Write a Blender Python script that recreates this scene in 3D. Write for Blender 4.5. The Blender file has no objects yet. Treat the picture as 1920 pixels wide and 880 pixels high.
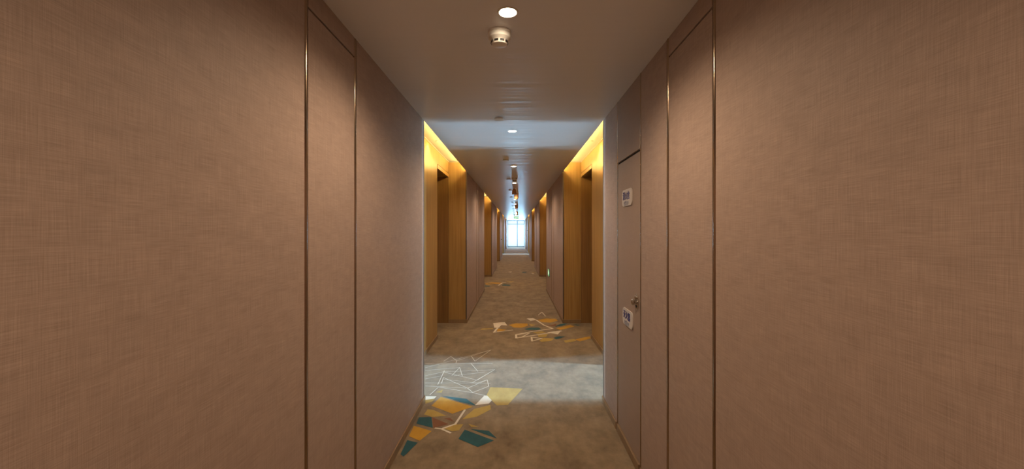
import bpy, bmesh, math
from mathutils import Matrix, Vector

S = bpy.context.scene
COL = S.collection

# ------------------------------------------------------------------ camera
cam_data = bpy.data.cameras.new('camera')
cam_data.sensor_width = 36.0
cam_data.lens = 14.625
cam_data.shift_x = -8 / 1920
cam_data.shift_y = -7 / 1920
cam_data.clip_start = 0.02
cam = bpy.data.objects.new('camera', cam_data)
cam.location = (0, 0, 1.53)
cam.rotation_euler = (math.pi / 2, 0, 0)
COL.objects.link(cam)
S.camera = cam

# ------------------------------------------------------------------ light settings
DOWN_W = 71.0                 # each ceiling downlight
DOWN_COL = (1.0, 0.735, 0.50)
COVE_E = 250.0                 # cove light strip emission
COVE_COL = (1.0, 0.70, 0.23)
ROOM_W = 460.0                 # daylight at the guest room windows
DAY_COL = (0.46, 0.76, 1.0)
END_COL = (0.36, 0.70, 1.0)
END_W = 260.0                 # daylight behind the corridor's end window
SKY = 1.15

w = bpy.data.worlds.new('sky')
S.world = w
w.use_nodes = True
bg = w.node_tree.nodes['Background']
bg.inputs[0].default_value = (0.78, 0.90, 1.0, 1)
bg.inputs[1].default_value = SKY

S.view_settings.view_transform = 'Standard'
S.view_settings.look = 'None'
S.view_settings.gamma = 1
S.view_settings.use_curve_mapping = False
S.view_settings.exposure = 0.0
S.cycles.max_bounces = 10
S.cycles.diffuse_bounces = 7
S.cycles.glossy_bounces = 4
S.cycles.transparent_max_bounces = 12
S.cycles.sample_clamp_indirect = 6
S.cycles.use_denoising = True


def day_window_light(name, loc, direction, sx, sy, watts, col=DAY_COL):
    d = bpy.data.lights.new(name, 'AREA')
    d.shape = 'RECTANGLE'
    d.size, d.size_y = sx, sy
    d.energy = watts
    d.color = col
    o = bpy.data.objects.new(name, d)
    o.location = loc
    o.rotation_euler = Vector(direction).to_track_quat('-Z', 'Z').to_euler()
    COL.objects.link(o)
    return o


# dimensions (metres): corridor runs along +y
XL, XR = -0.824, 0.776
CEIL, NCEIL = 2.515, 2.675
Y0, Y1 = -4.0, 38.5
P = 7.0                       # room pitch
ND = 0.30                     # depth of a door niche
DOOR_H, DOOR_W = 2.42, 0.98
NICHES = [(3.71 + P * k, 6.90 + P * k) for k in range(5)]
OPEN = {0: 'near', 3: 'far'}  # niches where a guest room door stands open

day_window_light('end_window_daylight', (-0.02, Y1 + 0.45, 1.35), (0, -1, 0), 1.55, 2.3, END_W, END_COL)


# ------------------------------------------------------------------ materials
def srgb(r, g, b):
    f = lambda c: (c / 255 / 12.92) if c <= 10 else ((c / 255 + 0.055) / 1.055) ** 2.4
    return (f(r), f(g), f(b), 1)


class N:
    def __init__(self, name):
        self.m = bpy.data.materials.new(name)
        self.m.use_nodes = True
        self.t = self.m.node_tree
        self.b = self.t.nodes['Principled BSDF']

    def n(self, kind, **kw):
        x = self.t.nodes.new(kind)
        for k, v in kw.items():
            setattr(x, k, v)
        return x

    def link(self, a, b):
        self.t.links.new(a, b)

    def pos(self, sx, sy, sz):
        g = self.n('ShaderNodeNewGeometry')
        mp = self.n('ShaderNodeMapping')
        mp.inputs['Scale'].default_value = (sx, sy, sz)
        self.link(g.outputs['Position'], mp.inputs['Vector'])
        return mp.outputs[0]

    def noise(self, scale, detail=3, rough=0.55):
        x = self.n('ShaderNodeTexNoise')
        x.inputs['Scale'].default_value = 1
        x.inputs['Detail'].default_value = detail
        x.inputs['Roughness'].default_value = rough
        self.link(self.pos(*scale), x.inputs['Vector'])
        return x.outputs['Fac']

    def ramp(self, fac, stops):
        r = self.n('ShaderNodeValToRGB')
        e = r.color_ramp.elements
        while len(e) < len(stops):
            e.new(0.5)
        for i, (p, c) in enumerate(stops):
            e[i].position = p
            e[i].color = c
        self.link(fac, r.inputs[0])
        return r.outputs[0]

    def math(self, op, a, b):
        x = self.n('ShaderNodeMath', operation=op)
        for i, v in enumerate((a, b)):
            if isinstance(v, (int, float)):
                x.inputs[i].default_value = v
            else:
                self.link(v, x.inputs[i])
        return x.outputs[0]

    def mix(self, fac, a, b, mode='MIX'):
        x = self.n('ShaderNodeMix', data_type='RGBA', blend_type=mode)
        for s, v in ((0, fac), (6, a), (7, b)):
            if isinstance(v, (int, float, tuple)):
                x.inputs[s].default_value = v
            else:
                self.link(v, x.inputs[s])
        return x.outputs[2]

    def bump(self, h, strength, dist, socket='Normal'):
        x = self.n('ShaderNodeBump')
        x.inputs['Strength'].default_value = strength
        x.inputs['Distance'].default_value = dist
        self.link(h, x.inputs['Height'])
        self.link(x.outputs[0], self.b.inputs[socket])

    def set(self, **kw):
        for k, v in kw.items():
            i = self.b.inputs[k.replace('_', ' ')]
            if hasattr(v, 'is_output'):
                self.link(v, i)
            else:
                i.default_value = v
        return self


def plain(name, col, rough=0.5, metal=0.0, spec=0.5):
    return N(name).set(Base_Color=col, Roughness=rough, Metallic=metal, Specular_IOR_Level=spec).m


def fabric(name, dark, light, weave=1.0):
    k = N(name)
    a = k.noise((120, 14, 620), 2)          # weft threads along the wall
    b = k.noise((620, 620, 12), 2)         # warp threads up the wall
    c = k.noise((9, 9, 30), 3)
    th = k.math('ADD', k.math('MULTIPLY', a, 0.5), k.math('MULTIPLY', b, 0.5))
    th = k.math('ADD', k.math('MULTIPLY', th, 0.8), k.math('MULTIPLY', c, 0.2))
    d = 0.16 * weave
    k.set(Base_Color=k.ramp(th, [(0.5 - 0.28, dark), (0.5 + 0.28, light)]), Roughness=0.6, Specular_IOR_Level=0.35)
    k.bump(th, 0.35 * weave, 0.002)
    return k.m


def carpet(name, dark, light, stain=0.5):
    k = N(name)
    a = k.noise((4.4, 2.8, 1), 6, 0.66)
    s = k.noise((16, 9, 1), 5, 0.65)
    f = k.noise((420, 420, 60), 2)
    g = k.math('ADD', k.math('MULTIPLY', a, 0.72), k.math('MULTIPLY', s, 0.28))
    col = k.ramp(g, [(0.5 - 0.17, dark), (0.5 + 0.18, light)])
    col = k.mix(0.35, col, k.ramp(f, [(0.3, (0.62, 0.62, 0.62, 1)), (0.7, (1, 1, 1, 1))]), 'MULTIPLY')
    k.set(Base_Color=col, Roughness=0.95, Specular_IOR_Level=0.1, Sheen_Weight=0.15, Sheen_Roughness=0.5)
    k.bump(k.math('ADD', k.math('MULTIPLY', f, 0.6), k.math('MULTIPLY', s, 0.4)), 0.5, 0.004)
    return k.m


def wood(name, dark, light, rough=0.38):
    k = N(name)
    a = k.noise((90, 90, 1.1), 4, 0.6)
    b = k.noise((14, 14, 0.5), 3)
    g = k.math('ADD', k.math('MULTIPLY', a, 0.7), k.math('MULTIPLY', b, 0.3))
    k.set(Base_Color=k.ramp(g, [(0.38, dark), (0.62, light)]), Roughness=rough, Specular_IOR_Level=0.4)
    k.bump(a, 0.12, 0.001)
    return k.m


def paint(name, col, rough, wave=0.0):
    k = N(name)
    k.set(Base_Color=col, Roughness=rough, Specular_IOR_Level=0.5)
    if wave:                                   # satin top coat with slight roller waviness
        a = k.noise((0.5, 5.5, 1), 3)
        f = k.noise((60, 60, 60), 2)
        k.set(Specular_IOR_Level=0.0, Coat_Weight=1.0, Coat_Roughness=rough)
        k.bump(k.math('ADD', a, k.math('MULTIPLY', f, 0.02)), wave, 0.03, 'Coat Normal')
    return k.m


def glow(name, col, strength):
    k = N(name)
    k.set(Base_Color=(0.8, 0.8, 0.8, 1), Emission_Color=col, Emission_Strength=strength)
    return k.m


M = {
    'fabric': fabric('wall_fabric', srgb(132, 113, 102), srgb(192, 169, 155)),
    'door_fabric': fabric('plain_door_fabric', srgb(146, 126, 113), srgb(164, 143, 129), 0.5),
    'carpet': carpet('mottled_carpet', srgb(106, 89, 68), srgb(156, 137, 110)),
    'wood': wood('oak_veneer', srgb(148, 113, 66), srgb(176, 141, 87)),
    'wood_dark': wood('door_veneer', srgb(116, 86, 52), srgb(142, 108, 66)),
    'base': wood('baseboard_wood', srgb(128, 104, 78), srgb(148, 122, 92), 0.45),
    'ceiling': paint('ceiling_paint', srgb(224, 225, 230), 0.34, 0.42),
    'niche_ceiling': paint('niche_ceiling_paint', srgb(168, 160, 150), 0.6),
    'room': paint('guest_room_paint', srgb(165, 165, 165), 0.7),
    'bronze': plain('polished_bronze', (0.40, 0.30, 0.21, 1), 0.17, 1.0),
    'corner': plain('brushed_corner_metal', (0.17, 0.15, 0.14, 1), 0.35, 1.0),
    'shadow': plain('dark_joint_backing', (0.02, 0.016, 0.014, 1), 0.8),
    'white': plain('white_plastic', srgb(226, 222, 214), 0.4),
    'black': plain('black_plastic', (0.012, 0.012, 0.013, 1), 0.4),
    'brown': plain('brown_plastic', srgb(196, 146, 100), 0.45),
    'chrome': plain('chrome', (0.62, 0.58, 0.52, 1), 0.18, 1.0),
    'alu': plain('window_frame_aluminium', srgb(84, 112, 126), 0.5, 0.2),
    'signwhite': plain('sign_white', srgb(206, 200, 194), 0.35),
    'signblue': plain('sign_blue', srgb(38, 40, 120), 0.5),
    'signgrey': plain('sign_grey_blue', srgb(150, 150, 165), 0.5),
    'lamp': glow('downlight_lens', (1.0, 0.80, 0.56, 1), 120),
    'led': glow('cove_led', COVE_COL + (1,), COVE_E),
    'green': glow('exit_green', (0.01, 0.36, 0.09, 1), 1.0),
    'exitwhite': glow('exit_white', (0.75, 1.0, 0.85, 1), 1.2),
}
PRINT = {
    'mustard': carpet('carpet_mustard', srgb(176, 128, 30), srgb(206, 158, 50)),
    'straw': carpet('carpet_straw', srgb(164, 134, 62), srgb(190, 164, 88)),
    'teal': carpet('carpet_teal', srgb(30, 72, 78), srgb(44, 96, 104)),
    'rust': carpet('carpet_rust', srgb(116, 74, 48), srgb(136, 90, 60)),
    'cream': carpet('carpet_cream', srgb(206, 194, 172), srgb(230, 220, 202)),
    'line': carpet('carpet_pale_line', srgb(204, 194, 178), srgb(228, 220, 206)),
}


def sheer():
    k = N('sheer_curtain')
    t = k.t
    tr = k.n('ShaderNodeBsdfTransparent')
    tr.inputs[0].default_value = (0.93, 0.97, 1, 1)
    tl = k.n('ShaderNodeBsdfTranslucent')
    tl.inputs[0].default_value = (0.85, 0.92, 0.95, 1)
    df = k.n('ShaderNodeBsdfDiffuse')
    df.inputs[0].default_value = (0.85, 0.9, 0.93, 1)
    m1 = k.n('ShaderNodeMixShader'); m1.inputs[0].default_value = 0.35
    k.link(tl.outputs[0], m1.inputs[1]); k.link(df.outputs[0], m1.inputs[2])
    m2 = k.n('ShaderNodeMixShader'); m2.inputs[0].default_value = 0.12
    k.link(tr.outputs[0], m2.inputs[1]); k.link(m1.outputs[0], m2.inputs[2])
    k.link(m2.outputs[0], t.nodes['Material Output'].inputs[0])
    return k.m


def glass():
    k = N('window_glass')
    tr = k.n('ShaderNodeBsdfTransparent')
    gl = k.n('ShaderNodeBsdfGlossy'); gl.inputs['Roughness'].default_value = 0.02
    m = k.n('ShaderNodeMixShader'); m.inputs[0].default_value = 0.06
    k.link(tr.outputs[0], m.inputs[1]); k.link(gl.outputs[0], m.inputs[2])
    k.link(m.outputs[0], k.t.nodes['Material Output'].inputs[0])
    return k.m


M['sheer'] = sheer()
M['glass'] = glass()


# ------------------------------------------------------------------ mesh helpers
def box(bm, x0, x1, y0, y1, z0, z1):
    if x0 > x1: x0, x1 = x1, x0
    if y0 > y1: y0, y1 = y1, y0
    if z0 > z1: z0, z1 = z1, z0
    v = [bm.verts.new((x, y, z)) for x in (x0, x1) for y in (y0, y1) for z in (z0, z1)]
    for f in ((0, 1, 3, 2), (4, 6, 7, 5), (0, 4, 5, 1), (2, 3, 7, 6), (0, 2, 6, 4), (1, 5, 7, 3)):
        bm.faces.new([v[i] for i in f])
    return bm


def lathe(bm, prof, n=28, mat=None):
    """prof: (radius, z) pairs turned about the z axis."""
    rings = []
    for r, z in prof:
        if r < 1e-6:
            rings.append([bm.verts.new((0, 0, z))])
        else:
            rings.append([bm.verts.new((r * math.cos(2 * math.pi * i / n), r * math.sin(2 * math.pi * i / n), z)) for i in range(n)])
    for a, b in zip(rings, rings[1:]):
        for i in range(n):
            j = (i + 1) % n
            if len(a) == 1 and len(b) == 1:
                continue
            q = [a[0], b[i], b[j]] if len(a) == 1 else ([a[i], b[0], a[j]] if len(b) == 1 else [a[i], b[i], b[j], a[j]])
            bm.faces.new(q)
    bmesh.ops.recalc_face_normals(bm, faces=bm.faces)
    return bm


def prism(bm, pts, to3, t):
    """flat outline pts (u,v) mapped by to3(u,v,w), thickness t along w."""
    a = [bm.verts.new(to3(u, v, 0)) for u, v in pts]
    b = [bm.verts.new(to3(u, v, t)) for u, v in pts]
    bm.faces.new(a[::-1]); bm.faces.new(b)
    n = len(pts)
    for i in range(n):
        bm.faces.new((a[i], a[(i + 1) % n], b[(i + 1) % n], b[i]))
    bmesh.ops.recalc_face_normals(bm, faces=bm.faces)
    return bm


def obj(name, bm, mat, parent=None, bevel=0.0, smooth=False):
    if bevel:
        bmesh.ops.bevel(bm, geom=list(bm.edges), offset=bevel, segments=1, affect='EDGES')
    me = bpy.data.meshes.new(name)
    bm.to_mesh(me); bm.free()
    for m in (mat if isinstance(mat, (list, tuple)) else [mat]):
        me.materials.append(m)
    if smooth:
        for p in me.polygons: p.use_smooth = True
        me.set_sharp_from_angle(angle=math.radians(35))
    o = bpy.data.objects.new(name, me)
    COL.objects.link(o)
    if parent:
        o.parent = parent
        o.matrix_parent_inverse = Matrix.Identity(4)
    return o


def bx(name, mat, parent, *d, bevel=0.0):
    return obj(name, box(bmesh.new(), *d), mat, parent, bevel)


def struct(o, label, cat='wall'):
    o['kind'] = 'structure'; o['label'] = label; o['category'] = cat
    return o


def thing(name, label, cat, loc, group=None):
    o = bpy.data.objects.new(name, None)
    o.empty_display_size = 0.05
    o.location = loc
    COL.objects.link(o)
    o['label'] = label; o['category'] = cat
    if group: o['group'] = group
    return o


def copy_tree(o, loc, label):
    r = o.copy(); COL.objects.link(r); r.location = loc; r['label'] = label
    for c in list(o.children):
        d = c.copy(); COL.objects.link(d); d.parent = r
        for g in list(c.children):
            e = g.copy(); COL.objects.link(e); e.parent = d
    return r


def text_mesh(name, body, size, mat, parent, matrix, width=None, bold=0.0, thick=0.0006):
    cu = bpy.data.curves.new(name, 'FONT')
    cu.body = body; cu.size = size; cu.align_x = 'CENTER'; cu.align_y = 'CENTER'
    cu.offset = bold; cu.extrude = thick; cu.resolution_u = 2
    t = bpy.data.objects.new('text', cu)
    COL.objects.link(t)
    dg = bpy.context.evaluated_depsgraph_get()
    me = bpy.data.meshes.new_from_object(t.evaluated_get(dg))
    bpy.data.objects.remove(t)
    xs = [v.co.x for v in me.vertices]; ys = [v.co.y for v in me.vertices]
    cx, cy = (min(xs) + max(xs)) / 2, (min(ys) + max(ys)) / 2
    k = width / (max(xs) - min(xs)) if width else 1
    me.transform(matrix @ Matrix.Diagonal((k, k, 1, 1)) @ Matrix.Translation((-cx, -cy, 0)))
    me.materials.clear(); me.materials.append(mat)
    o = bpy.data.objects.new(name, me); COL.objects.link(o); o.parent = parent
    return o


# ------------------------------------------------------------------ floor and its carpet print
floor = struct(bx('floor', M['carpet'], None, -1.40, 1.35, Y0, Y1 + 0.2, -0.05, 0.0),
               'brown mottled carpet with yellow, teal and cream angular print', 'floor')
POLYS = [
    (0, 'mustard', [(-0.694, 3.825), (-0.378, 3.613), (-0.534, 3.475), (-0.742, 3.634)]),
    (0, 'teal', [(-0.688, 3.851), (-0.455, 3.785), (-0.344, 3.628), (-0.506, 3.717)]),
    (0, 'cream', [(-0.296, 3.858), (-0.19, 3.848), (-0.241, 3.68), (-0.362, 3.643)]),
    (0, 'straw', [(-0.252, 4.063), (0.062, 4.025), (-0.075, 3.649), (-0.171, 3.64), (-0.276, 3.869)]),
    (0, 'straw', [(-0.36, 3.566), (-0.228, 3.649), (-0.217, 3.56), (-0.322, 3.421), (-0.441, 3.368)]),
    (0, 'straw', [(-0.822, 3.765), (-0.738, 3.775), (-0.753, 3.717), (-0.802, 3.674)]),
    (0, 'straw', [(-0.763, 3.938), (-0.705, 3.999), (-0.705, 3.921)]),
    (0, 'cream', [(-0.838, 3.841), (-0.735, 3.841), (-0.746, 3.782), (-0.82, 3.759)]),
    (0, 'straw', [(-0.758, 3.56), (-0.706, 3.546), (-0.575, 3.434), (-0.692, 3.415), (-0.768, 3.461)]),
    (0, 'teal', [(-0.797, 3.407), (-0.695, 3.413), (-0.647, 3.224), (-0.792, 3.297)]),
    (0, 'rust', [(-0.69, 3.407), (-0.534, 3.287), (-0.642, 3.224)]),
    (0, 'rust', [(-0.592, 3.389), (-0.539, 3.394), (-0.493, 3.322)]),
    (0, 'straw', [(-0.561, 3.215), (-0.481, 3.28), (-0.418, 3.285), (-0.439, 3.184), (-0.486, 3.168)]),
    (0, 'mustard', [(-0.803, 3.26), (-0.645, 3.173), (-0.703, 3.026), (-0.798, 3.094)]),
    (0, 'teal', [(-0.795, 3.036), (-0.71, 2.999), (-0.762, 2.815), (-0.792, 2.843)]),
    (0, 'teal', [(-0.396, 3.196), (-0.163, 3.03), (-0.271, 2.938), (-0.425, 3.057)]),
    (0, 'teal', [(-0.358, 3.208), (-0.21, 3.177), (-0.14, 3.057)]),
    (0, 'straw', [(-0.379, 3.292), (-0.294, 3.243), (-0.35, 3.238)]),
    (1, 'cream', [(-0.382, 6.885), (-0.193, 6.963), (-0.145, 6.713), (-0.245, 6.735), (-0.272, 6.57), (-0.344, 6.549)]),
    (1, 'mustard', [(-0.293, 6.501), (-0.154, 6.433), (-0.199, 6.334), (-0.292, 6.302)]),
    (1, 'mustard', [(-0.12, 6.75), (-0.012, 6.862), (0.184, 6.862), (0.187, 6.691), (0.078, 6.549), (-0.036, 6.57)]),
    (1, 'straw', [(0.2, 6.824), (0.315, 6.75), (0.244, 6.662)]),
    (1, 'straw', [(-0.559, 6.413), (-0.535, 6.501), (-0.375, 6.522), (-0.348, 6.467)]),
    (1, 'teal', [(0.117, 6.467), (0.225, 6.57), (0.355, 6.57), (0.389, 6.454), (0.33, 6.4), (0.156, 6.413)]),
    (1, 'cream', [(0.18, 7.249), (0.294, 7.283), (0.353, 7.123), (0.241, 7.058)]),
    (1, 'cream', [(0.462, 6.257), (0.692, 6.38), (0.612, 6.133)]),
    (1, 'mustard', [(0.358, 7.123), (0.517, 7.249), (0.693, 7.207), (0.705, 7.058), (0.562, 6.916), (0.428, 6.963)]),
    (1, 'rust', [(0.476, 6.662), (0.656, 6.824), (0.632, 6.662)]),
    (1, 'teal', [(0.618, 6.632), (0.725, 6.821), (0.85, 6.866), (0.799, 6.777), (0.729, 6.674)]),
    (1, 'teal', [(0.921, 6.804), (1.051, 6.742), (0.984, 6.691)]),
    (1, 'mustard', [(0.625, 6.508), (0.876, 6.76), (0.927, 6.632), (0.682, 6.413)]),
    (1, 'straw', [(0.246, 6.27), (0.389, 6.321), (0.447, 6.257), (0.317, 6.158)]),
    (1, 'straw', [(0.315, 6.115), (0.47, 6.158), (0.428, 5.996), (0.322, 5.967)]),
    (1, 'straw', [(0.319, 5.772), (0.394, 5.938), (0.538, 5.899), (0.483, 5.772), (0.351, 5.719)]),
    (1, 'teal', [(0.53, 5.938), (0.624, 6.025), (0.709, 6.014), (0.627, 5.91), (0.563, 5.854)]),
    (1, 'mustard', [(0.827, 5.855), (1.088, 6.023), (1.084, 5.908), (0.878, 5.74)]),
    (1, 'straw', [(0.658, 5.791), (0.821, 5.875), (0.831, 5.765), (0.67, 5.678)]),
    (2, 'teal', [(-0.399, 11.764), (-0.329, 11.877), (-0.151, 11.719), (-0.191, 11.544), (-0.393, 11.587)]),
    (2, 'mustard', [(-0.904, 12.086), (-0.71, 12.352), (-0.415, 12.23), (-0.509, 11.946), (-0.854, 11.809)]),
    (2, 'straw', [(-0.346, 12.477), (-0.068, 12.553), (-0.158, 12.303)]),
    (2, 'teal', [(-0.877, 11.653), (-0.72, 11.544), (-0.738, 11.374), (-0.858, 11.395)]),
    (3, 'teal', [(0.203, 15.441), (0.394, 15.441), (0.33, 15.138), (0.237, 15.138)]),
    (3, 'cream', [(-0.313, 15.441), (-0.161, 15.557), (-0.197, 15.326)]),
    (3, 'cream', [(0.53, 14.955), (0.653, 14.811), (0.593, 14.67)]),
    (3, 'straw', [(0.562, 15.326), (0.726, 15.175), (0.589, 15.027)]),
]
LINES = [
    (0, 'cream', 0.018, [(-0.439, 3.546), (-0.482, 3.287), (-0.577, 3.208), (-0.624, 3.219)]),
    (0, 'cream', 0.018, [(-0.577, 3.208), (-0.499, 3.145)]),
    (0, 'line', 0.0065, [(-0.993, 4.548), (-0.632, 4.645), (-0.568, 4.38)]),
    (0, 'line', 0.0065, [(-0.632, 4.645), (-0.679, 4.389)]),
    (0, 'line', 0.0065, [(-0.956, 4.38), (-0.787, 4.506), (-0.238, 4.572), (-0.438, 4.191)]),
    (0, 'line', 0.0065, [(-0.748, 4.163), (-0.758, 4.328), (-0.472, 4.036), (-0.411, 3.928), (-0.27, 4.085), (-0.297, 4.26), (-0.472, 4.036)]),
    (0, 'line', 0.0065, [(-0.776, 4.492), (-0.4, 4.252), (-0.238, 4.572)]),
    (0, 'line', 0.0065, [(-0.746, 4.273), (-0.392, 4.171), (-0.297, 4.26)]),
    (0, 'line', 0.0065, [(-0.893, 4.093), (-0.486, 4.036)]),
    (0, 'line', 0.0065, [(-0.759, 4.063), (-0.41, 3.921), (-0.296, 3.858)]),
    (0, 'line', 0.0065, [(-0.804, 3.869), (-0.759, 4.063)]),
    (0, 'line', 0.0065, [(-0.779, 4.132), (-0.784, 4.539)]),
    (0, 'line', 0.0065, [(-0.91, 4.171), (-0.261, 4.163)]),
    (0, 'line', 0.0065, [(-0.85, 4.867), (-0.794, 5.053), (-0.699, 4.883), (-0.696, 4.803)]),
    (0, 'line', 0.0065, [(-0.699, 4.883), (-0.324, 5.33), (-0.484, 4.867), (-0.547, 5.064)]),
    (0, 'line', 0.0065, [(-1.012, 4.635), (-0.324, 5.33)]),
    (0, 'line', 0.0065, [(-1.041, 4.772), (-0.274, 4.777)]),
    (0, 'line', 0.0065, [(-0.521, 4.787), (-0.417, 4.515)]),
    (0, 'line', 0.0065, [(-0.657, 4.38), (-0.344, 4.492)]),
    (0, 'line', 0.0065, [(-0.935, 4.285), (-0.78, 4.38)]),
    (1, 'cream', 0.03, [(-0.295, 6.535), (-0.336, 6.257), (-0.059, 6.4)]),
    (1, 'cream', 0.03, [(0.341, 7.123), (0.454, 6.713), (0.569, 6.501), (0.207, 6.283), (-0.003, 6.115), (0.0, 5.921), (0.687, 6.334)]),
    (1, 'cream', 0.02, [(0.005, 6.109), (0.197, 6.207), (0.071, 5.956)]),
    (1, 'cream', 0.025, [(0.219, 5.967), (0.218, 5.756), (0.363, 5.899), (0.219, 5.967)]),
    (1, 'line', 0.014, [(0.398, 7.532), (0.481, 7.818), (0.522, 7.441)]),
    (2, 'teal', 0.06, [(-0.816, 12.11), (-0.594, 11.877)]),
    (2, 'cream', 0.04, [(-0.496, 11.653), (-0.413, 12.182), (-0.312, 12.352)]),
]


def in_niche(y):
    return any(a < y < b for a, b in NICHES)


def clampx(x, y):
    e = 0.285 if in_niche(y) else -0.014
    return min(max(x, XL - e), XR + e)


def print_cluster(g):
    bm = bmesh.new()
    keys = list(PRINT)
    lay = 0
    for gg, c, pts in POLYS:
        if gg != g: continue
        lay += 1
        z = 0.0010 + lay * 0.00004
        f = bm.faces.new([bm.verts.new((clampx(x, y), y, z)) for x, y in pts])
        if f.calc_center_median() is not None:
            f.normal_update()
            if f.normal.z < 0: f.normal_flip()
        f.material_index = keys.index(c)
    for gg, c, wd, pts in LINES:
        if gg != g: continue
        for (xa, ya), (xb, yb) in zip(pts, pts[1:]):
            lay += 1
            z = 0.0010 + lay * 0.00004
            d = Vector((xb - xa, yb - ya)); d.normalize()
            n = Vector((-d.y, d.x)) * wd / 2
            e = d * wd * 0.4
            q = [(xa - e.x + n.x, ya - e.y + n.y), (xa - e.x - n.x, ya - e.y - n.y), (xb + e.x - n.x, yb + e.y - n.y), (xb + e.x + n.x, yb + e.y + n.y)]
            f = bm.faces.new([bm.verts.new((clampx(x, y), y, z)) for x, y in q])
            f.normal_update()
            if f.normal.z < 0: f.normal_flip()
            f.material_index = keys.index(c)
    bmesh.ops.triangulate(bm, faces=bm.faces)
    return obj('carpet_print', bm, [PRINT[k] for k in keys], floor)


for g in range(4):
    print_cluster(g)


# ------------------------------------------------------------------ walls
class Side:
    def __init__(self, s, xw):
        self.s, self.xw = s, xw

    def x(self, d):                      # d: depth behind the finished wall face
        return self.xw + self.s * d

    def box(self, bm, d0, d1, *r):
        return box(bm, self.x(d0), self.x(d1), *r)

    def bx(self, name, mat, parent, d0, d1, *r, bevel=0.0):
        return bx(name, mat, parent, self.x(d0), self.x(d1), *r, bevel=bevel)


L_, R_ = Side(-1, XL), Side(1, XR)
TOP = 2.71
piers = [(Y0, NICHES[0][0])] + [(NICHES[k][1], NICHES[k + 1][0] if k < 4 else Y1) for k in range(5)]
GAP = 0.030


def trim_strip(side, wall, yc, z0=0.0, z1=CEIL):
    """half-round polished strip standing in the joint between two panels"""
    bm = bmesh.new()
    pts = [(0.0105 * math.cos(a), 0.0095 * math.sin(a)) for a in [math.pi * i / 8 for i in range(9)]]
    prism(bm, pts, lambda u, v, w_: (side.x(0.0075 - v), yc + u, z0 + w_), z1 - z0)
    return obj('metal_strip', bm, M['bronze'], wall, smooth=True)


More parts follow.
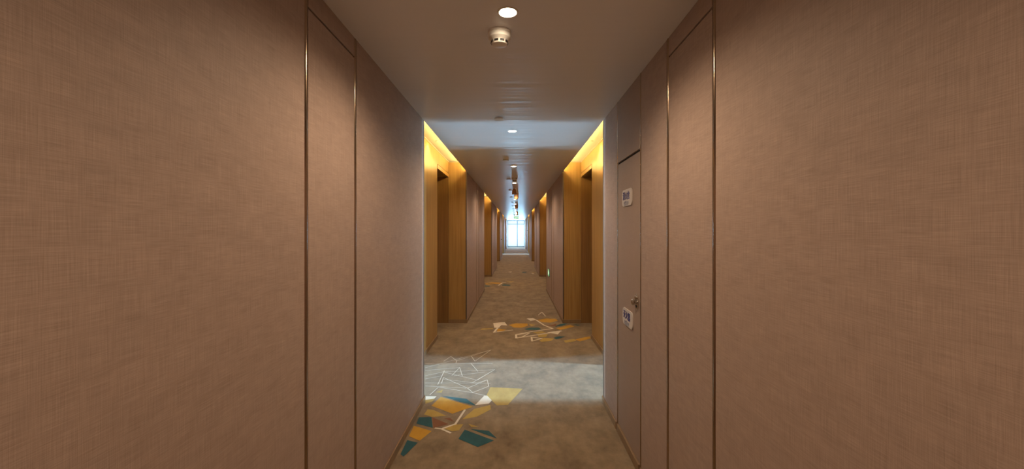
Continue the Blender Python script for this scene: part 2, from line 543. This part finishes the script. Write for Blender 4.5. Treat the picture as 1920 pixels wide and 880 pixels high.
def build_wall(side, wname, label):
    wall = None
    bm = bmesh.new()
    for a, b in piers:
        side.box(bm, 0.016, 0.56, a + 0.012, b - 0.012, -0.04, TOP)
    wall = struct(obj(wname, bm, M['shadow']), label)
    cab = side.s > 0
    for i, (a, b) in enumerate(piers):
        yt = [b - 2.075, b - 1.575] if i < 5 else [a + 1.73, a + 2.23]
        cuts = list(yt)
        if cab and i == 0: cuts += [2.60, 3.19]
        edges = [a] + cuts + [b]
        for j in range(len(edges) - 1):
            e0 = edges[j] + (GAP / 2 if j else (0.014 if i else 0.0))
            e1 = edges[j + 1] - (GAP / 2 if j < len(edges) - 2 else 0.014)
            zb = 0.0
            if j == 1:                                   # narrow jib door: leaf and head panel
                side.bx('head_panel', M['fabric'], wall, 0, 0.016, e0, e1, 2.42, CEIL, bevel=0.0015)
                o = side.bx('jib_door', M['fabric'], wall, 0.001, 0.016, e0, e1, 0.004, 2.412, bevel=0.0015)
            elif cab and i == 0 and j == 3:              # over the hydrant cabinet
                side.bx('head_panel', M['door_fabric'], wall, 0, 0.016, e0 - .006, e1 + .006, 2.048, CEIL, bevel=0.0015)
            else:
                side.bx('fabric_panel', M['fabric'], wall, 0, 0.016, e0, e1, zb, CEIL, bevel=0.0015)
        for c in cuts:
            trim_strip(side, wall, c)
        # metal angles on the pier's corners, wood on its returns
        for y, sg in ((a, 1), (b, -1)):
            if y in (Y0, Y1): continue
            bm = bmesh.new()
            side.box(bm, -0.002, 0.014, y - sg * 0.002, y + sg * 0.013, 0.0, CEIL)
            obj('corner_angle', bm, M['corner'], wall, 0.001)
            side.bx('return_panel', M['wood'], wall, 0.0145, ND - 0.0015, y, y + sg * 0.012, 0.0, NCEIL, bevel=0.001)
    for k, (a, b) in enumerate(NICHES):
        near, yd = (OPEN.get(k) == 'near'), b - DOOR_W
        nd0, nd1 = a + 0.03, a + 0.03 + DOOR_W
        # panels of the niche's back wall
        if near:
            side.bx('veneer_panel', M['wood'], wall, ND, ND + 0.02, nd1, yd, 0, NCEIL, bevel=0.001)
            side.bx('veneer_panel', M['wood'], wall, ND, ND + 0.02, a, nd0, 0, NCEIL)
            side.bx('veneer_panel', M['wood'], wall, ND, ND + 0.02, nd0, nd1, DOOR_H, NCEIL)
            side.bx('door_lining', M['wood_dark'], wall, ND + .02, ND + .26, nd1, nd1 + 0.02, 0, DOOR_H)
            side.bx('door_lining', M['wood_dark'], wall, ND + .02, ND + .26, nd0 - 0.02, nd0, 0, DOOR_H)
        else:
            side.bx('veneer_panel', M['wood'], wall, ND, ND + 0.02, a, yd, 0, NCEIL, bevel=0.001)
        side.bx('veneer_panel', M['wood'], wall, ND, ND + 0.02, yd, b, DOOR_H + 0.064, NCEIL, bevel=0.001)
        side.bx('door_head', M['wood'], wall, ND - 0.004, ND + 0.02, yd, b - .001, DOOR_H, DOOR_H + 0.056, bevel=0.001)
        # lining of the far doorway
        side.bx('door_lining', M['wood_dark'], wall, ND + 0.0005, ND + 0.26, b - 0.001, b + 0.012, 0, DOOR_H, bevel=0.001)
        side.bx('door_lining', M['wood_dark'], wall, ND + 0.02, ND + 0.26, yd - 0.02, yd, 0, DOOR_H)
        side.bx('door_lining', M['wood_dark'], wall, ND + 0.02, ND + 0.26, yd, b, DOOR_H, DOOR_H + 0.02)
        # masonry behind
        bm = bmesh.new()
        for (p, q, z0, z1) in (((a, nd0 - .02, -.04, TOP), (nd0 - .02, nd1 + .02, DOOR_H, TOP), (nd1 + .02, yd - .02, -.04, TOP)) if near else ((a, yd - .02, -.04, TOP),)) + ((yd - .02, b + .012, DOOR_H + .02, TOP),):
            side.box(bm, ND + 0.021, ND + 0.26, p, q, z0, z1)
        obj('masonry', bm, M['shadow'], wall)
    return wall


wall_left = build_wall(L_, 'wall_left', 'left corridor wall of taupe fabric panels with wooden door niches')
wall_right = build_wall(R_, 'wall_right', 'right corridor wall of taupe fabric panels with wooden door niches')

# baseboards, running round the piers and along the niches
for side, nm in ((L_, 'baseboard_left'), (R_, 'baseboard_right')):
    root = None
    for i, (a, b) in enumerate(piers):
        segs = [(a, b)]
        if side.s > 0 and i == 0:
            segs = [(a, 2.585), (3.205, b)]
        parts = [(-0.011, -0.0005, p + (0.0 if p != a or i == 0 else -0.011), q + (0.011 if q == b and i < 5 else 0)) for p, q in segs]
        if i: parts.append((-0.0005, ND, a - 0.011, a - 0.0005))
        if i < 5: parts.append((-0.0005, ND, b + 0.0005, b + 0.011))
        if i < 5:
            k = i
            na, nb = NICHES[k]
            s0 = na + 0.03 + DOOR_W if OPEN.get(k) == 'near' else na + 0.011
            parts.append((ND - 0.011, ND - 0.0005, s0, nb - DOOR_W))
        for d0, d1, p, q in parts:
            bm = bmesh.new()
            side.box(bm, d0, d1, p, q, 0.0, 0.058)
            if root is None:
                root = struct(obj(nm, bm, M['base'], None, 0.002), 'low brown baseboard along the %s wall' % nm.split('_')[1], 'baseboard')
            else:
                obj('baseboard_length', bm, M['base'], root, 0.002)

# ------------------------------------------------------------------ ceiling
ceiling = struct(bx('ceiling', M['ceiling'], None, XL - 0.001, XR + 0.001, Y0, Y1 + 0.06, CEIL, CEIL + 0.028),
                 'pale painted corridor ceiling with glowing cove recesses over the niches', 'ceiling')
bx('light_seal_slab', M['shadow'], ceiling, -1.6, 1.55, Y0, Y1 + .06, TOP + 0.002, TOP + 0.05)  # unseen slab added above the ceiling to keep sky light from leaking in
for side in (L_, R_):
    for k, (a, b) in enumerate(NICHES):
        bm = bmesh.new()
        side.box(bm, -0.16, ND + 0.02, a - .012, b + .012, NCEIL, NCEIL + 0.03)
        side.box(bm, -0.18, -0.16, a - .012, b + .012, CEIL + 0.028, NCEIL + 0.03)
        for y in (a - .012, b):
            side.box(bm, -0.16, 0.0, y, y + .012, CEIL + 0.028, NCEIL)
        obj('niche_ceiling', bm, M['niche_ceiling'], ceiling)
        side.bx('led_strip', M['led'], ceiling, -0.016, -0.003, a + 0.03, b - 0.02, CEIL + 0.0285, CEIL + 0.035)
        bm = bmesh.new()
        side.box(bm, ND - 0.012, ND - 0.0005, a + .001, b - .001, NCEIL - 0.010, NCEIL - .0005)
        side.box(bm, 0.0, ND - 0.012, b - 0.012, b - .0005, NCEIL - 0.010, NCEIL - .0005)
        obj('cove_bead', bm, M['niche_ceiling'], ceiling)

spot_n = bpy.data.lights.new('added_niche_spot', 'SPOT')  # unseen spot added to make the hot spot high on each niche wall
spot_n.energy = 12
spot_n.color = (1.0, 0.80, 0.50)
spot_n.spot_size = math.radians(120)
spot_n.spot_blend = 0.8
spot_n.shadow_soft_size = 0.02
for side in (L_, R_):
    for a, b in NICHES:
        y = (a + b) / 2
        bm = lathe(bmesh.new(), [(0, -.004), (.026, -.004), (.034, -.007), (.038, 0)], 20)
        bm.transform(Matrix.Translation((side.x(ND - .13), y, NCEIL)))
        obj('added_spot_fitting', bm, M['niche_ceiling'], ceiling, smooth=True)  # made-up fitting to go with the added spot
        o = bpy.data.objects.new('added_niche_spot', spot_n)
        o.location = (side.x(ND - .13), y, NCEIL - .015)
        o.rotation_euler = (0, -side.s * math.radians(25), 0)
        COL.objects.link(o)

# ------------------------------------------------------------------ doors
nd = 0
for side, sn in ((L_, 'left'), (R_, 'right')):
    for k, (a, b) in enumerate(NICHES):
        for which in ('near', 'far'):
            is_open = OPEN.get(k) == which
            if which == 'near' and not is_open: continue
            y0 = a + 0.03 if which == 'near' else b - DOOR_W
            y1 = y0 + DOOR_W
            nd += 1
            if is_open:
                dr = side.bx('door_%d' % nd, M['wood_dark'], None, ND + .27, ND + .27 + DOOR_W - .03, y0 + .005, y0 + .05, 0.012, DOOR_H - .005, bevel=0.002)
                struct(dr, 'open dark wood guest room door, %s niche %d' % (sn, k + 1), 'door')
                hx, hy = side.x(ND + .27 + DOOR_W - .12), y0 + .05
                bm = bmesh.new()
                box(bm, hx - .025, hx + .025, hy, hy + .008, .93, 1.15)
                box(bm, hx - .07, hx + .07, hy + .03, hy + .045, 1.03, 1.05)
                box(bm, hx - .008, hx + .008, hy, hy + .04, 1.03, 1.05)
                obj('handle', bm, M['chrome'], dr, 0.002)
            else:
                dr = side.bx('door_%d' % nd, M['wood_dark'], None, ND + .20, ND + .245, y0 + .004, y1 - .005, 0.008, DOOR_H - .004, bevel=0.002)
                struct(dr, 'closed dark wood guest room door set deep in %s niche %d' % (sn, k + 1), 'door')
                hx, hy = side.x(ND + .20), y0 + .09
                bm = bmesh.new()
                side.box(bm, ND + .192, ND + .20, hy - .03, hy + .03, .93, 1.15)
                side.box(bm, ND + .150, ND + .162, hy - .01, hy + .12, 1.03, 1.05)
                side.box(bm, ND + .155, ND + .195, hy - .008, hy + .008, 1.03, 1.05)
                obj('handle', bm, M['chrome'], dr, 0.002)

# guest rooms behind the open doors, each lit by its own window
for side, sn in ((L_, 'left'), (R_, 'right')):
    for k, which in OPEN.items():
        a, b = NICHES[k]
        y0 = a + 0.03 if which == 'near' else b - DOOR_W
        ya, yb = (y0 - 1.30, y0 + DOOR_W + 0.06) if which == 'near' else (y0 - 0.06, y0 + DOOR_W + 1.30)
        yw = y0 + 0.21 if which == 'near' else y0 + DOOR_W - 0.21        # window centre
        d0, d1, h, hw = ND + 0.265, 4.6, 2.50, 0.24
        bm = bmesh.new()
        side.box(bm, d0, d1, ya - .1, ya, -.05, h + .1)
        side.box(bm, d0, d1, yb, yb + .1, -.05, h + .1)
        side.box(bm, d0, d1, ya, yb, h, h + .1)
        side.box(bm, d1, d1 + .1, ya, yb, -.05, 1.1)
        side.box(bm, d1, d1 + .1, ya, yb, 2.3, h + .1)
        side.box(bm, d1, d1 + .1, ya, yw - hw, 1.1, 2.3)
        side.box(bm, d1, d1 + .1, yw + hw, yb, 1.1, 2.3)
        rm = struct(obj('wall_guest_room_%s' % sn, bm, M['room']), 'white guest room behind the open door, %s niche %d' % (sn, k + 1))
        side.bx('room_carpet', M['carpet'], rm, d0 + .015, d1, ya, yb, -.05, 0)
        bm = bmesh.new()
        for r in ((yw - hw, yw - hw + .04, 1.1, 2.3), (yw + hw - .04, yw + hw, 1.1, 2.3), (yw - hw + .04, yw + hw - .04, 1.1, 1.14), (yw - hw + .04, yw + hw - .04, 2.26, 2.3)):
            side.box(bm, d1 + .02, d1 + .08, *r)
        obj('window_frame', bm, M['alu'], rm)
        day_window_light('guest_room_daylight', (side.x(d1 - .02), yw, 1.7), (-side.s, 0, 0), 1.12, 2 * hw - .08, ROOM_W)

# ------------------------------------------------------------------ end of the corridor: window and sheer curtains
bm = bmesh.new()
box(bm, -1.5, 1.45, Y1, Y1 + .12, -.05, .06)
box(bm, -1.5, XL + .01, Y1, Y1 + .12, .06, TOP)
box(bm, XR - .01, 1.45, Y1, Y1 + .12, .06, TOP)
box(bm, XL + .01, XR - .01, Y1, Y1 + .12, 2.49, TOP)
struct(obj('wall_far', bm, M['room']), 'end wall around the bright full height window', 'wall')
wall_back = struct(bx('wall_back', M['fabric'], None, -1.4, 1.35, Y0 - .1, Y0, -.05, TOP), 'fabric covered wall closing the corridor behind the viewer', 'wall')
x0, x1, xm = XL + .01, XR - .01, 0.10
bm = bmesh.new()
for r in ((x0, x0 + .05, .06, 2.49), (x1 - .05, x1, .06, 2.49), (x0 + .05, x1 - .05, .06, .12), (x0 + .05, x1 - .05, 2.43, 2.49)):
    box(bm, r[0], r[1], Y1 + .02, Y1 + .08, r[2], r[3])
win = struct(obj('window_1', bm, M['alu']), 'tall bright window at the corridor end behind sheer curtains', 'window')
bx('mullion', M['alu'], win, xm - .03, xm + .03, Y1 + .02, Y1 + .08, .12, 2.43)
bx('transom', M['alu'], win, x0 + .05, xm - .03, Y1 + .025, Y1 + .075, 2.12, 2.18)
bx('transom', M['alu'], win, xm + .03, x1 - .05, Y1 + .025, Y1 + .075, 2.12, 2.18)
for u0, u1 in ((x0 + .05, xm - .03), (xm + .03, x1 - .05)):
    for z0, z1 in ((.12, 2.12), (2.18, 2.43)):
        bx('pane', M['glass'], win, u0, u1, Y1 + .045, Y1 + .051, z0, z1)
bx('curtain_track', M['white'], win, x0 + .02, x1 - .02, Y1 - .12, Y1 - .08, CEIL - .03, CEIL - .001)
for u0, u1, lab, ph in ((x0 + .02, xm - .02, 'sheer white curtain covering the wider left part of the end window', 0), (xm + .01, x1 - .02, 'sheer white curtain covering the narrower right part of the end window', 1.4)):
    bm = bmesh.new()
    n = 90
    cols = []
    for i in range(n + 1):
        u = u0 + (u1 - u0) * i / n
        yy = Y1 - .10 + .022 * math.sin(u * 42 + ph) + .008 * math.sin(u * 97 + ph)
        hem = .055 + .012 * math.sin(u * 42 + ph + 1)
        cols.append([bm.verts.new((u, Y1 - .10 + (yy - Y1 + .10) * (1 if z < 2 else .5), max(z, hem))) for z in (hem, .8, 1.6, CEIL - .031)])
    for p, q in zip(cols, cols[1:]):
        for j in range(3):
            bm.faces.new((p[j], q[j], q[j + 1], p[j + 1]))
    o = obj('sheer_curtain', bm, M['sheer'], None, smooth=True)
    o['label'] = lab; o['category'] = 'curtain'; o['group'] = 'sheer curtains at the end window'

# ------------------------------------------------------------------ ceiling fittings
ORD = ['nearest', 'second', 'third', 'fourth', 'fifth', 'sixth', 'seventh', 'eighth', 'ninth', 'tenth', 'eleventh', 'twelfth', 'thirteenth', 'fourteenth', 'fifteenth', 'sixteenth', 'seventeenth']
dl = thing('downlight', '', 'downlight', (0, 0, 0), 'downlights along the ceiling')
bm = lathe(bmesh.new(), [(0.036, 0.0), (0.036, -0.0015), (0.040, -0.005), (0.046, -0.004), (0.048, 0.0)])
obj('rim', bm, M['white'], dl, smooth=True)
bm = lathe(bmesh.new(), [(0.0, -0.0065), (0.018, -0.0062), (0.030, -0.005), (0.0358, -0.002)])
obj('lens', bm, M['lamp'], dl, smooth=True)
spot = bpy.data.lights.new('downlight_beam', 'SPOT')
spot.energy = DOWN_W
spot.color = DOWN_COL
spot.spot_size = math.radians(156)
spot.spot_blend = 0.6
spot.shadow_soft_size = 0.035
ys = [1.87 + 2.23 * k for k in range(17) if 1.87 + 2.23 * k < 38]
first = True
for k, y in enumerate(ys):
    lab = 'round recessed ceiling downlight, %s in the lit row from the camera' % ORD[k]
    if k == 0: lab = 'nearest round recessed downlight, glowing in front of the smoke detector'
    if k == 0:
        dl.location = (-.038, y, CEIL); dl['label'] = lab
    else:
        copy_tree(dl, (-.038, y, CEIL), lab)
for y in [-2.59, -0.36] + ys:
    o = bpy.data.objects.new('downlight_beam', spot)
    o.location = (-.038, y, CEIL - .012)
    COL.objects.link(o)
for y in (-2.59, -0.36):
    copy_tree(dl, (-.038, y, CEIL), 'recessed ceiling downlight behind the viewer, %s' % ('near the camera' if y > -1 else 'near the end wall'))

sc = thing('sprinkler_cover', '', 'sprinkler', (0, 0, 0), 'flat sprinkler covers along the ceiling')
obj('cover_plate', lathe(bmesh.new(), [(0, -.016), (.042, -.016), (.044, -.014), (.044, -.010)]), M['white'], sc, smooth=True)
obj('cup', lathe(bmesh.new(), [(.038, -.010), (.038, 0), (.0, 0)]), M['white'], sc, smooth=True)
for k in range(15):
    y = 3.63 + 2.13 * k
    lab = 'small flat round sprinkler cover on the ceiling, %s of its row' % (ORD[k] if k else 'largest and nearest')
    if k == 0:
        sc.location = (-.15, y, CEIL); sc['label'] = lab
    else:
        copy_tree(sc, (-.145, y, CEIL), lab)

sd = thing('smoke_detector', 'white round smoke detector beside the nearest downlight', 'smoke detector', (-.083, 2.06, CEIL), 'smoke detectors')
obj('base', lathe(bmesh.new(), [(.056, 0), (.057, -.004), (.057, -.010), (.054, -.012)], 40), M['white'], sd, smooth=True)
obj('housing', lathe(bmesh.new(), [(.054, -.012), (.0555, -.020), (.055, -.034), (.050, -.040), (.043, -.046), (.042, -.048), (.040, -.060), (.037, -.064), (.012, -.068), (.0, -.068)], 40), M['white'], sd, smooth=True)
bm = bmesh.new()
for i in range(9):
    a = 2 * math.pi * i / 9 + .18
    b2 = box(bmesh.new(), .036, .0425, -.0095, .0095, -.0585, -.0490)
    b2.transform(Matrix.Rotation(a, 4, 'Z'))
    tmp = bpy.data.meshes.new('tmp'); b2.to_mesh(tmp); b2.free(); bm.from_mesh(tmp); bpy.data.meshes.remove(tmp)
obj('vent_slot', bm, M['black'], sd)
copy_tree(sd, (-.035, 7.72, CEIL), 'small white smoke detector between the third and fourth downlights')

dc = thing('dome_camera', 'brown dome fitting hanging under a flat disc, largest of three', 'camera', (.0, 11.05, CEIL), 'dome fittings hanging from the ceiling')
obj('base', lathe(bmesh.new(), [(0, 0), (.066, 0), (.068, -.006), (.064, -.014), (.052, -.018)]), M['brown'], dc, smooth=True)
obj('housing', lathe(bmesh.new(), [(.056, -.016), (.058, -.06), (.056, -.09)]), M['brown'], dc, smooth=True)
obj('dome', lathe(bmesh.new(), [(.056, -.09), (.053, -.115), (.042, -.138), (.025, -.152), (0, -.157)]), M['brown'], dc, smooth=True)
copy_tree(dc, (.01, 15.8, CEIL), 'brown dome fitting hanging midway down the row, second of three')
copy_tree(dc, (.04, 22.0, CEIL), 'dark dome fitting hanging just before the green exit sign')

bf = thing('bell_fitting', 'brown rounded bell shaped ceiling fitting in front of the largest dome', 'fitting', (-.05, 9.75, CEIL))
obj('shell', lathe(bmesh.new(), [(0, 0), (.022, -.002), (.036, -.014), (.046, -.04), (.049, -.08), (.050, -.118), (.050, -.126)]), M['brown'], bf, smooth=True)
obj('rim', lathe(bmesh.new(), [(.050, -.124), (.058, -.126), (.058, -.132), (.0, -.132)]), M['brown'], bf, smooth=True)

# running figure used on the green signs, about one unit tall
MAN = [[(.06, .86), (.14, .92), (.20, .86), (.14, .78)],                                   # head
       [(-.12, .70), (.08, .76), (.18, .72), (.10, .40), (-.04, .36)],                      # trunk
       [(.08, .74), (.34, .56), (.42, .62), (.38, .68), (.20, .76)],                        # leading arm
       [(-.10, .70), (-.34, .62), (-.40, .46), (-.32, .44), (-.28, .54), (-.08, .60)],      # trailing arm
       [(.10, .42), (.30, .26), (.22, .02), (.32, .0), (.40, .30), (.14, .52)],             # leading leg
       [(-.04, .40), (-.16, .18), (-.46, .12), (-.44, .02), (-.10, .08), (.08, .38)]]       # trailing leg


def sign_marks(to3, t):
    man, arrow = bmesh.new(), bmesh.new()
    for p in MAN:
        prism(man, [(u * .13 - .03, v * .12 - .058) for u, v in p], to3, t)
    prism(arrow, [(.06, -.012), (.10, -.012), (.10, -.035), (.15, 0), (.10, .035), (.10, .012), (.06, .012)], to3, t)
    return man, arrow


ex = thing('exit_sign', 'green lit exit sign hanging from the ceiling before the end window', 'exit sign', (0, 27.0, CEIL))
obj('housing', box(bmesh.new(), -.165, .165, -.014, .014, -.225, -.045), M['alu'], ex, 0.003)
obj('lit_panel', box(bmesh.new(), -.157, .157, -.0155, -.0142, -.218, -.052), M['green'], ex)
mn, ar = sign_marks(lambda u, v, w_: (u, -.0158 - w_, -.135 + v), .001)
obj('running_figure', mn, M['exitwhite'], ex); obj('arrow', ar, M['exitwhite'], ex)
for sx in (-.11, .11):
    b2 = lathe(bmesh.new(), [(0, -.045), (.004, -.045), (.004, 0), (0, 0)], 10); b2.transform(Matrix.Translation((sx, 0, 0)))
    obj('hanger_rod', b2, M['chrome'], ex, smooth=True)

# ------------------------------------------------------------------ fittings on the walls
ev = thing('evacuation_sign', 'green lit evacuation sign low on the right wall', 'exit sign', (XR, 9.83, .54))
obj('frame', box(bmesh.new(), -.012, -.0005, -.19, .19, -.085, .085), M['alu'], ev, 0.002)
obj('lit_panel', box(bmesh.new(), -.0135, -.0122, -.18, .18, -.075, .075), M['green'], ev)
mn, ar = sign_marks(lambda u, v, w_: (-.0137 - w_, -u, v), .001)
obj('running_figure', mn, M['exitwhite'], ev); obj('arrow', ar, M['exitwhite'], ev)

ol = thing('power_outlet', 'white power outlet low on the second left wall pier', 'outlet', (XL, 14.6, .36), 'wall outlets')
obj('plate', box(bmesh.new(), .0005, .010, -.043, .043, -.043, .043), M['white'], ol, 0.002)
bm = bmesh.new()
for yy, zz in ((-.012, .012), (.012, .012), (-.008, -.015), (.008, -.015)):
    box(bm, .0102, .0112, yy - .002, yy + .002, zz - .006, zz + .006)
obj('slot', bm, M['black'], ol)
o = copy_tree(ol, (XR, 23.7, .50), 'white power outlet low on the right wall farther along')
o.rotation_euler = (0, 0, math.pi)
kn = thing('wall_button', 'small dark round knob on the far left wall', 'knob', (XL, 22.5, 1.07), 'dark knobs on far walls')
b2 = lathe(bmesh.new(), [(0, .0), (.03, .0), (.03, .008), (.016, .014), (.026, .034), (.02, .044), (0, .046)], 20)
b2.transform(Matrix.Rotation(math.pi / 2, 4, 'Y'))
b2.transform(Matrix.Translation((.0008, 0, 0)))
obj('knob', b2, M['black'], kn, smooth=True)
o = copy_tree(kn, (XR, 28.6, 1.55), 'small dark round knob high on the far right wall')
o.rotation_euler = (0, 0, math.pi)

# ------------------------------------------------------------------ fire hydrant cabinet in the right wall
fc = thing('fire_hydrant_cabinet', 'fire hydrant cabinet with flush taupe door in the right wall', 'cabinet', (XR, 2.895, 0))
obj('door', box(bmesh.new(), .001, .016, -.281, .281, .062, 2.032), M['door_fabric'], fc, 0.0015)
obj('kick_board', box(bmesh.new(), -.011, .016, -.281, .281, .0, .058), M['base'], fc, 0.002)


def to_wall(u, v, w_):                     # u runs to the viewer's right when facing the wall
    return (.001 - w_, -u, v)


def rounded(wd, ht, r, n=6):
    p = []
    for cx, cy, a0 in ((wd / 2 - r, ht / 2 - r, 0), (-wd / 2 + r, ht / 2 - r, 90), (-wd / 2 + r, -ht / 2 + r, 180), (wd / 2 - r, -ht / 2 + r, 270)):
        for i in range(n + 1):
            a = math.radians(a0 + 90 * i / n)
            p.append((cx + r * math.cos(a), cy + r * math.sin(a)))
    return p


for yc, zc, txt, lab in ((2.90 - 2.895, 1.762, '消火栓', 'white hydrant sign with blue characters, upper'), (2.885 - 2.895, .925, '灭火器', 'white extinguisher sign with blue characters, lower')):
    bm = prism(bmesh.new(), rounded(.25, .116, .034), lambda u, v, w_: to_wall(u - yc, v + zc, w_ + .0005), .007)
    sg = obj('sign', bm, M['signwhite'], fc)
    sg['label'] = lab
    R = Matrix(((0, 0, -1, -.0075), (-1, 0, 0, yc + .012), (0, 1, 0, zc + .014), (0, 0, 0, 1)))
    text_mesh('lettering', txt, .062, M['signblue'], sg, R, width=.178, bold=.0012)
    R2 = R.copy(); R2[2][3] = zc - .038; R2[1][3] = yc + .012
    text_mesh('small_lettering', '火警119', .025, M['signgrey'], sg, R2, width=.12, bold=.0004)

bm = bmesh.new()
el = [(.036 * math.cos(2 * math.pi * i / 28), .050 * math.sin(2 * math.pi * i / 28)) for i in range(28)]
LZ, LY = 1.075, -.225
prism(bm, el, lambda u, v, w_: to_wall(u - LY, v + LZ, w_ + .0003), .006)
lk = obj('lock', bm, M['chrome'], fc, 0.001)
lk['label'] = 'shiny oval lock plate with ring pull'


def turned(prof, yy, zz, n=20):
    b2 = lathe(bmesh.new(), prof, n)
    b2.transform(Matrix.Rotation(-math.pi / 2, 4, 'Y'))
    b2.transform(Matrix.Translation((-.005, yy, zz)))
    return b2


obj('key_cylinder', turned([(.014, 0), (.014, .008), (.011, .011), (0, .011)], LY, LZ + .026), M['chrome'], lk, smooth=True)
obj('knob', turned([(.012, 0), (.011, .01), (.02, .018), (.021, .026), (.014, .033), (0, .035)], LY - .004, LZ - .002), M['chrome'], lk, smooth=True)
obj('key_slot', turned([(.009, 0), (.009, .004), (0, .004)], LY + .006, LZ - .03), M['black'], lk, smooth=True)
